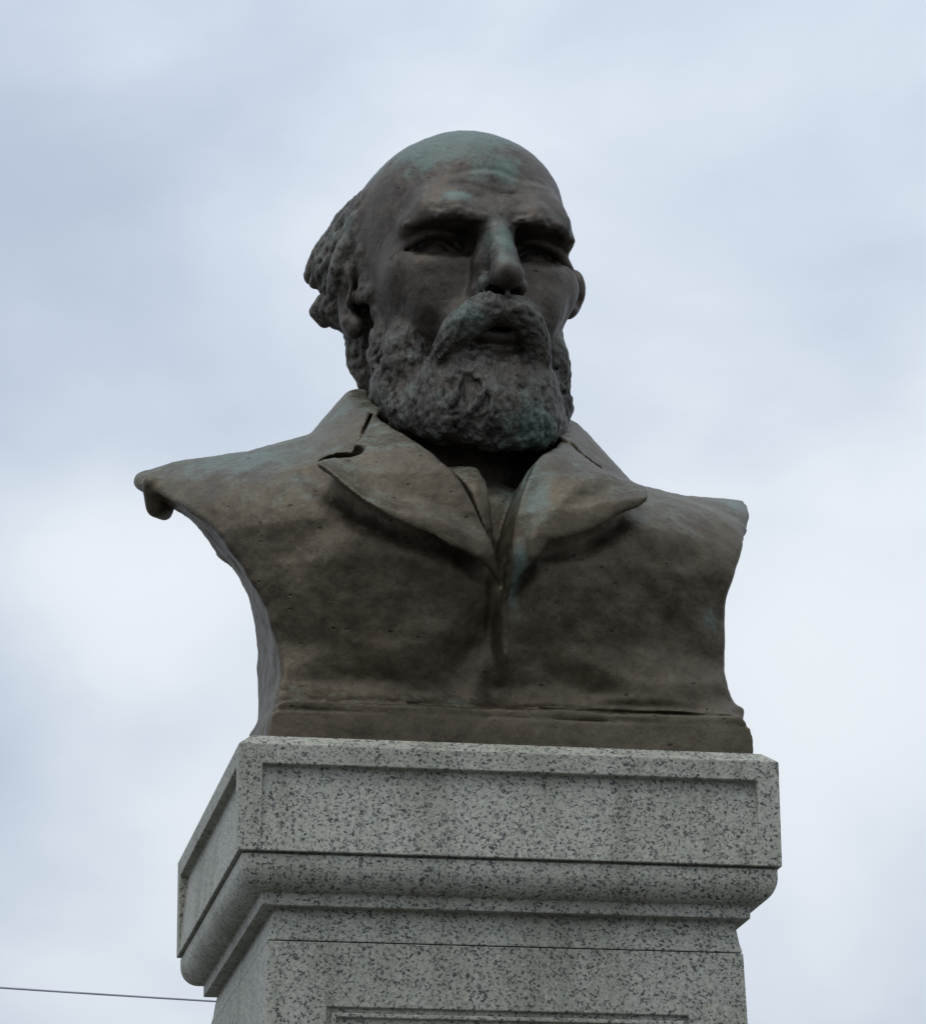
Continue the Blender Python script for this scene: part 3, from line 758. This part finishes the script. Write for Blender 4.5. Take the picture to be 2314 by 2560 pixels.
def torso_parts(P):
    P = P.astype(F4)
    X, Y, Z = P[:, 0], P[:, 1], P[:, 2]
    yf = yfront(X, Z).astype(F4)
    e = np.clip((np.abs(X) - .215) / .06, 0, 1) * np.clip((Z - .10) / .07, 0, 1)
    outl = G_OUT(X, Z - .42 * np.clip(Y - yf, 0, .22) * e * np.where(X < 0, 1, 0))
    front = (yf - Y) * .80
    back = Y - np.where(Z > .32, .09 - .075 * np.clip((np.abs(X) - .2) / .12, 0, 1), .09 - .115 * np.clip((.34 - Z) / .1, 0, 1) * np.clip(np.abs(X) / .26, 0, 1.1) ** 3)
    shoulder = Z - (np.interp(X, ZS_X, ZS_Z) - 1.5 * (Y - .02) ** 2)
    body = smax(front, np.maximum(outl, back), .006)
    body = smax(body, shoulder * .8, .010)
    wr = fbm(P * np.array([1, 1, 1.3], F4), 9., 3) * .0075
    body = body + wr + .0022 * fbm(P, 38., 2, off=4.)
    # drooping rim at the back of the shoulder stub
    body = smin(body, chain(P, [(-.388, -.06, .366), (-.380, -.045, .344), (-.368, -.02, .346)], [.011, .0135, .011]), .010)
    # front edge of the closed coat: raised overlap and buttonhole ridge
    xe = .000 + .004 * np.sin(Z * 20)
    zz = np.clip((Z - .085) / .03, 0, 1) * np.clip((.215 - Z) / .03, 0, 1)
    body = body - (.0055 * np.exp(-((X - xe) / .0065) ** 2) + .004 * np.exp(-np.clip(X - xe, 0, 1) / .03) / (1 + np.exp(-np.clip((X - xe) / .0012, -30, 30)))) * zz
    body = body + .0035 * np.exp(-((X - xe + .012) / .006) ** 2) * zz
    # hem of the coat, a lip just above the base band
    body = body - .004 * np.exp(-((Z - .067 - .006 * vnoise(P, 12.)) / .007) ** 2) * np.clip(.5 + 2.5 * vnoise(P, 16., 5.), 0, 1)
    # base band
    base = np.maximum(np.maximum(np.abs(X - .0125) - (.2825 - .06 * Z - .013 * np.clip((Z - .022) / .03, 0, 1) ** 2), np.abs(Y + .055) - .205), np.maximum(Z - .053, -Z - .02))
    base = base + fbm(P * np.array([.4, 1, 2.0], F4), 14., 2) * .004
    for low in (LAP_L2[3:], LAP_R2[3:]):          # the coat sinks below the rolled lapel edges
        dl = np.full(X.shape, 1.0, F4)
        for i in range(len(low) - 1):
            ex, ez = low[i + 1] - low[i]; wx = X - low[i, 0]; wz = Z - low[i, 1] - .007
            t = np.clip((wx * ex + wz * ez) / (ex * ex + ez * ez), 0, 1)
            dl = np.minimum(dl, np.hypot(wx - ex * t, wz - ez * t))
        body = body + .009 * np.exp(-(dl / .017) ** 2)
    # vee opening
    vee = G_VEE(X, Z)
    cut = np.maximum(vee, Y - (yf + .100 + .5 * np.clip(Z - .33, 0, .08)))
    body = smax(body, -cut, .005)
    shirt = np.maximum(np.maximum(vee - .02, (yf + .074 + .8 * np.clip(Z - .33, 0, 1) + .012 * (X / .05) ** 2) - Y), Y - yf - .11)
    shirt = np.maximum(shirt, Z - .37)
    tie2 = G_TIE(X, Z)
    tie = np.maximum(tie2, np.abs(Y - (yf + .042 + .5 * np.clip(Z - .33, 0, 1)) - .30 * np.abs(X + .024)) - .011)
    # lapels
    def lapel(pl, low):
        q = pl(X, Z)
        dl = np.full(X.shape, 1.0, F4)
        for i in range(len(low) - 1):
            ex, ez = low[i + 1] - low[i]; wx = X - low[i, 0]; wz = Z - low[i, 1]
            t = np.clip((wx * ex + wz * ez) / (ex * ex + ez * ez), 0, 1)
            dl = np.minimum(dl, np.hypot(wx - ex * t, wz - ez * t))
        edge = np.clip(1 - dl / .05, 0, 1)
        roll = np.clip(1 + q / .030, 0, 1)
        off = .014 + .040 * edge ** 1.6 * np.clip((Z - .185) / .05, 0, 1)
        th = .0075
        w = fbm(P, 22., 3) * .007
        sl_ = np.abs(Y - (yf - off + th)) - th - .010 * (1 - edge)
        return smax(q + w * .4, sl_ * .9 + w * .4, .0035)
    lp = lapel(G_LL, LAP_L2); rp = lapel(G_LR, LAP_R2)
    lap = np.minimum(lp, rp)
    # collar: a folded cone round the neck
    yc = .005
    rho = np.sqrt((X * .98) ** 2 + (Y - yc) ** 2)
    rc = .128 + .78 * (.515 - Z) - .024 * np.clip(X / .05, 0, 1)
    col = np.abs(rho - rc) - .013
    ztop = .519 + .60 * np.minimum(Y + .015, 0) - .17 * np.clip(X, 0, .13); zbot = .425 + .33 * np.minimum(Y + .02, 0) - .3 * np.clip(X, 0, .13)
    col = smax(col * .8, np.maximum(Z - ztop, zbot - Z), .008)
    # collar ends at the notch
    endL = (X + .134) * .80 + (Z - .425) * -.45
    endR = -(X - .108) * .80 - (Z - .400) * .45
    col = smax(col, np.where(X < 0, np.where(Y < .0, endL, -1), np.where(Y < 0, endR, -1)), .004)
    col = col + fbm(P, 24., 2) * .002
    fill = np.maximum(np.maximum(rho - rc + .004, Z - ztop + .022), np.maximum(-.07 - Y, .40 - Z))
    shirt = np.minimum(shirt, fill)
    # notch openings
    def slot(cx, cz, rx, rz, tilt, dep):
        u = (X - cx) * math.cos(tilt) + (Z - cz) * math.sin(tilt); w_ = -(X - cx) * math.sin(tilt) + (Z - cz) * math.cos(tilt)
        return np.maximum((np.sqrt((u / rx) ** 2 + (w_ / rz) ** 2) - 1) * rz, Y - yf - dep)
    nl = slot(-.180, .3610, .024, .0125, .14, .045); nr = slot(.139, .3360, .015, .0062, -.35, .03)
    for (x0, z0), (x1, z1) in (((-.162, .382), (-.150, .402)), ((-.150, .402), (-.131, .446)), ((.126, .345), (.118, .375)), ((.118, .375), (.108, .41))):
        ex, ez = x1 - x0, z1 - z0; t = np.clip(((X - x0) * ex + (Z - z0) * ez) / (ex * ex + ez * ez), 0, 1)
        nl = np.minimum(nl, np.maximum(np.hypot(X - x0 - ex * t, Z - z0 - ez * t) - .0021, Y - yf - .003))
    notch = np.minimum(nl, nr)
    body = smax(body, -notch, .003); lap = smax(lap, -notch, .003); col = smax(col, -notch, .003)
    return body, lap, col, shirt, tie, base
def torso_sdf(P):
    b, l, c, s, t, ba = torso_parts(P)
    d = smin(b, ba, .014)
    Z = P[:, 2]; ln = np.minimum(np.abs(Z - .041) - .0010 + .004 * np.abs(vnoise(P, 9., 3.)), np.abs(Z - .053 - .002 * vnoise(P, 20., 6.)) - .0016 + .0020 * np.clip(vnoise(P, 14., 9.) * 3, 0, 1))
    d = smax(d, -np.maximum(ln, P[:, 1] + .2525), .003)
    d = smin(d, c, .006); d = smin(d, l, .003); d = np.minimum(d, s); d = smin(d, t, .003)
    return d
tv, tq = surface_net(torso_sdf, (-.425, -.325, -.012), (.395, .20, .55), .0026)
tp = par(lambda p: np.stack(torso_parts(p), 1), tv.astype(F4))
order = [LT_COAT, LT_LAPEL, LT_COLLAR, LT_SHIRT, LT_TIE, LT_BASE]
tp = tp - np.array([0, .0006, .0006, 0, .0004, .0])
tlab = np.argmin(tp, 1)
tlab = np.where((tlab == LT_LAPEL) & (tv[:, 0] > .011), 6, tlab)
tn = vnormals(tv, tq)
tv2 = tv + tn * (fbm(tv, 30., 4, off=8.) * .0016 + fbm(tv, 170., 2) * .0006)[:, None]
def gs(c, r, a): return a * np.exp(-(((tv - np.array(c)) / np.array(r)) ** 2).sum(1))
upz = np.clip((tn[:, 2] - .25) / .5, 0, 1)
tpat = .30 * upz + gs((-.28, -.1, .385), (.07, .1, .04), .45) + gs((.030, -.27, .30), (.018, .1, .07), .70) + gs((.012, -.27, .21), (.012, .1, .03), .5) + gs((.33, -.06, .36), (.03, .1, .03), .5)
tpat += gs((.012, -.26, .20), (.006, .1, .03), .9) + gs((.255, -.2, .175), (.012, .1, .015), .8) + gs((-.16, -.1, .47), (.03, .1, .03), .3) + gs((-.262, 0, .15), (.02, .3, .1), .3)
split_parts(tv2, tq, tlab, {0: 'coat', 1: 'lapel', 6: 'lapel.', 2: 'collar', 3: 'shirt', 4: 'necktie', 5: 'base_band'},
            {i: M_BRZ_COAT for i in range(7)}, bust, tpat)

# ------------------------------------------------------------------ overhead cable far behind, with its poles
def tube(name, pts, r, mat, parent=None, seg=8, **props):
    verts, faces = [], []
    for i, p in enumerate(pts):
        a = Vector(pts[max(i - 1, 0)]); b = Vector(pts[min(i + 1, len(pts) - 1)]); t = (b - a).normalized()
        u = t.cross(Vector((0, 0, 1)) if abs(t.z) < .9 else Vector((1, 0, 0))).normalized(); w = t.cross(u)
        rr = r[i] if isinstance(r, (list, tuple)) else r
        for k in range(seg):
            an = 2 * math.pi * k / seg
            verts.append(Vector(p) + u * math.cos(an) * rr + w * math.sin(an) * rr)
    n = len(pts)
    for i in range(n - 1):
        for k in range(seg):
            faces.append((i * seg + k, i * seg + (k + 1) % seg, (i + 1) * seg + (k + 1) % seg, (i + 1) * seg + k))
    faces.append(tuple(range(seg))[::-1]); faces.append(tuple((n - 1) * seg + k for k in range(seg)))
    return mesh_obj(name, verts, faces, mat, parent, smooth=True, **props)
def ray(px, py, dist):
    d = _fwd + _r2 * ((px - W / 2) / FPX) - _u2 * ((py - H / 2) / FPX)
    return Vector(CAM) + d * dist
p0 = ray(0, 2470, 24); p1 = ray(521, 2505, 25)
dv = (p1 - p0)
cab = [p0 + dv * s + Vector((0, 0, .0012 * (s * 2) ** 2)) for s in [x / 4 for x in range(-44, 64)]]
M_CAB = plain('cable_rubber', (.36, .37, .42), .6)
tube('overhead_cable', cab, .0065, M_CAB, label='thin dark overhead cable crossing the sky at lower left', category='cable')

tris = sum(len(o.data.polygons) * 2 for o in bpy.data.objects if o.type == 'MESH')
print('TRIS', tris, 'head', len(hv), 'torso', len(tv))
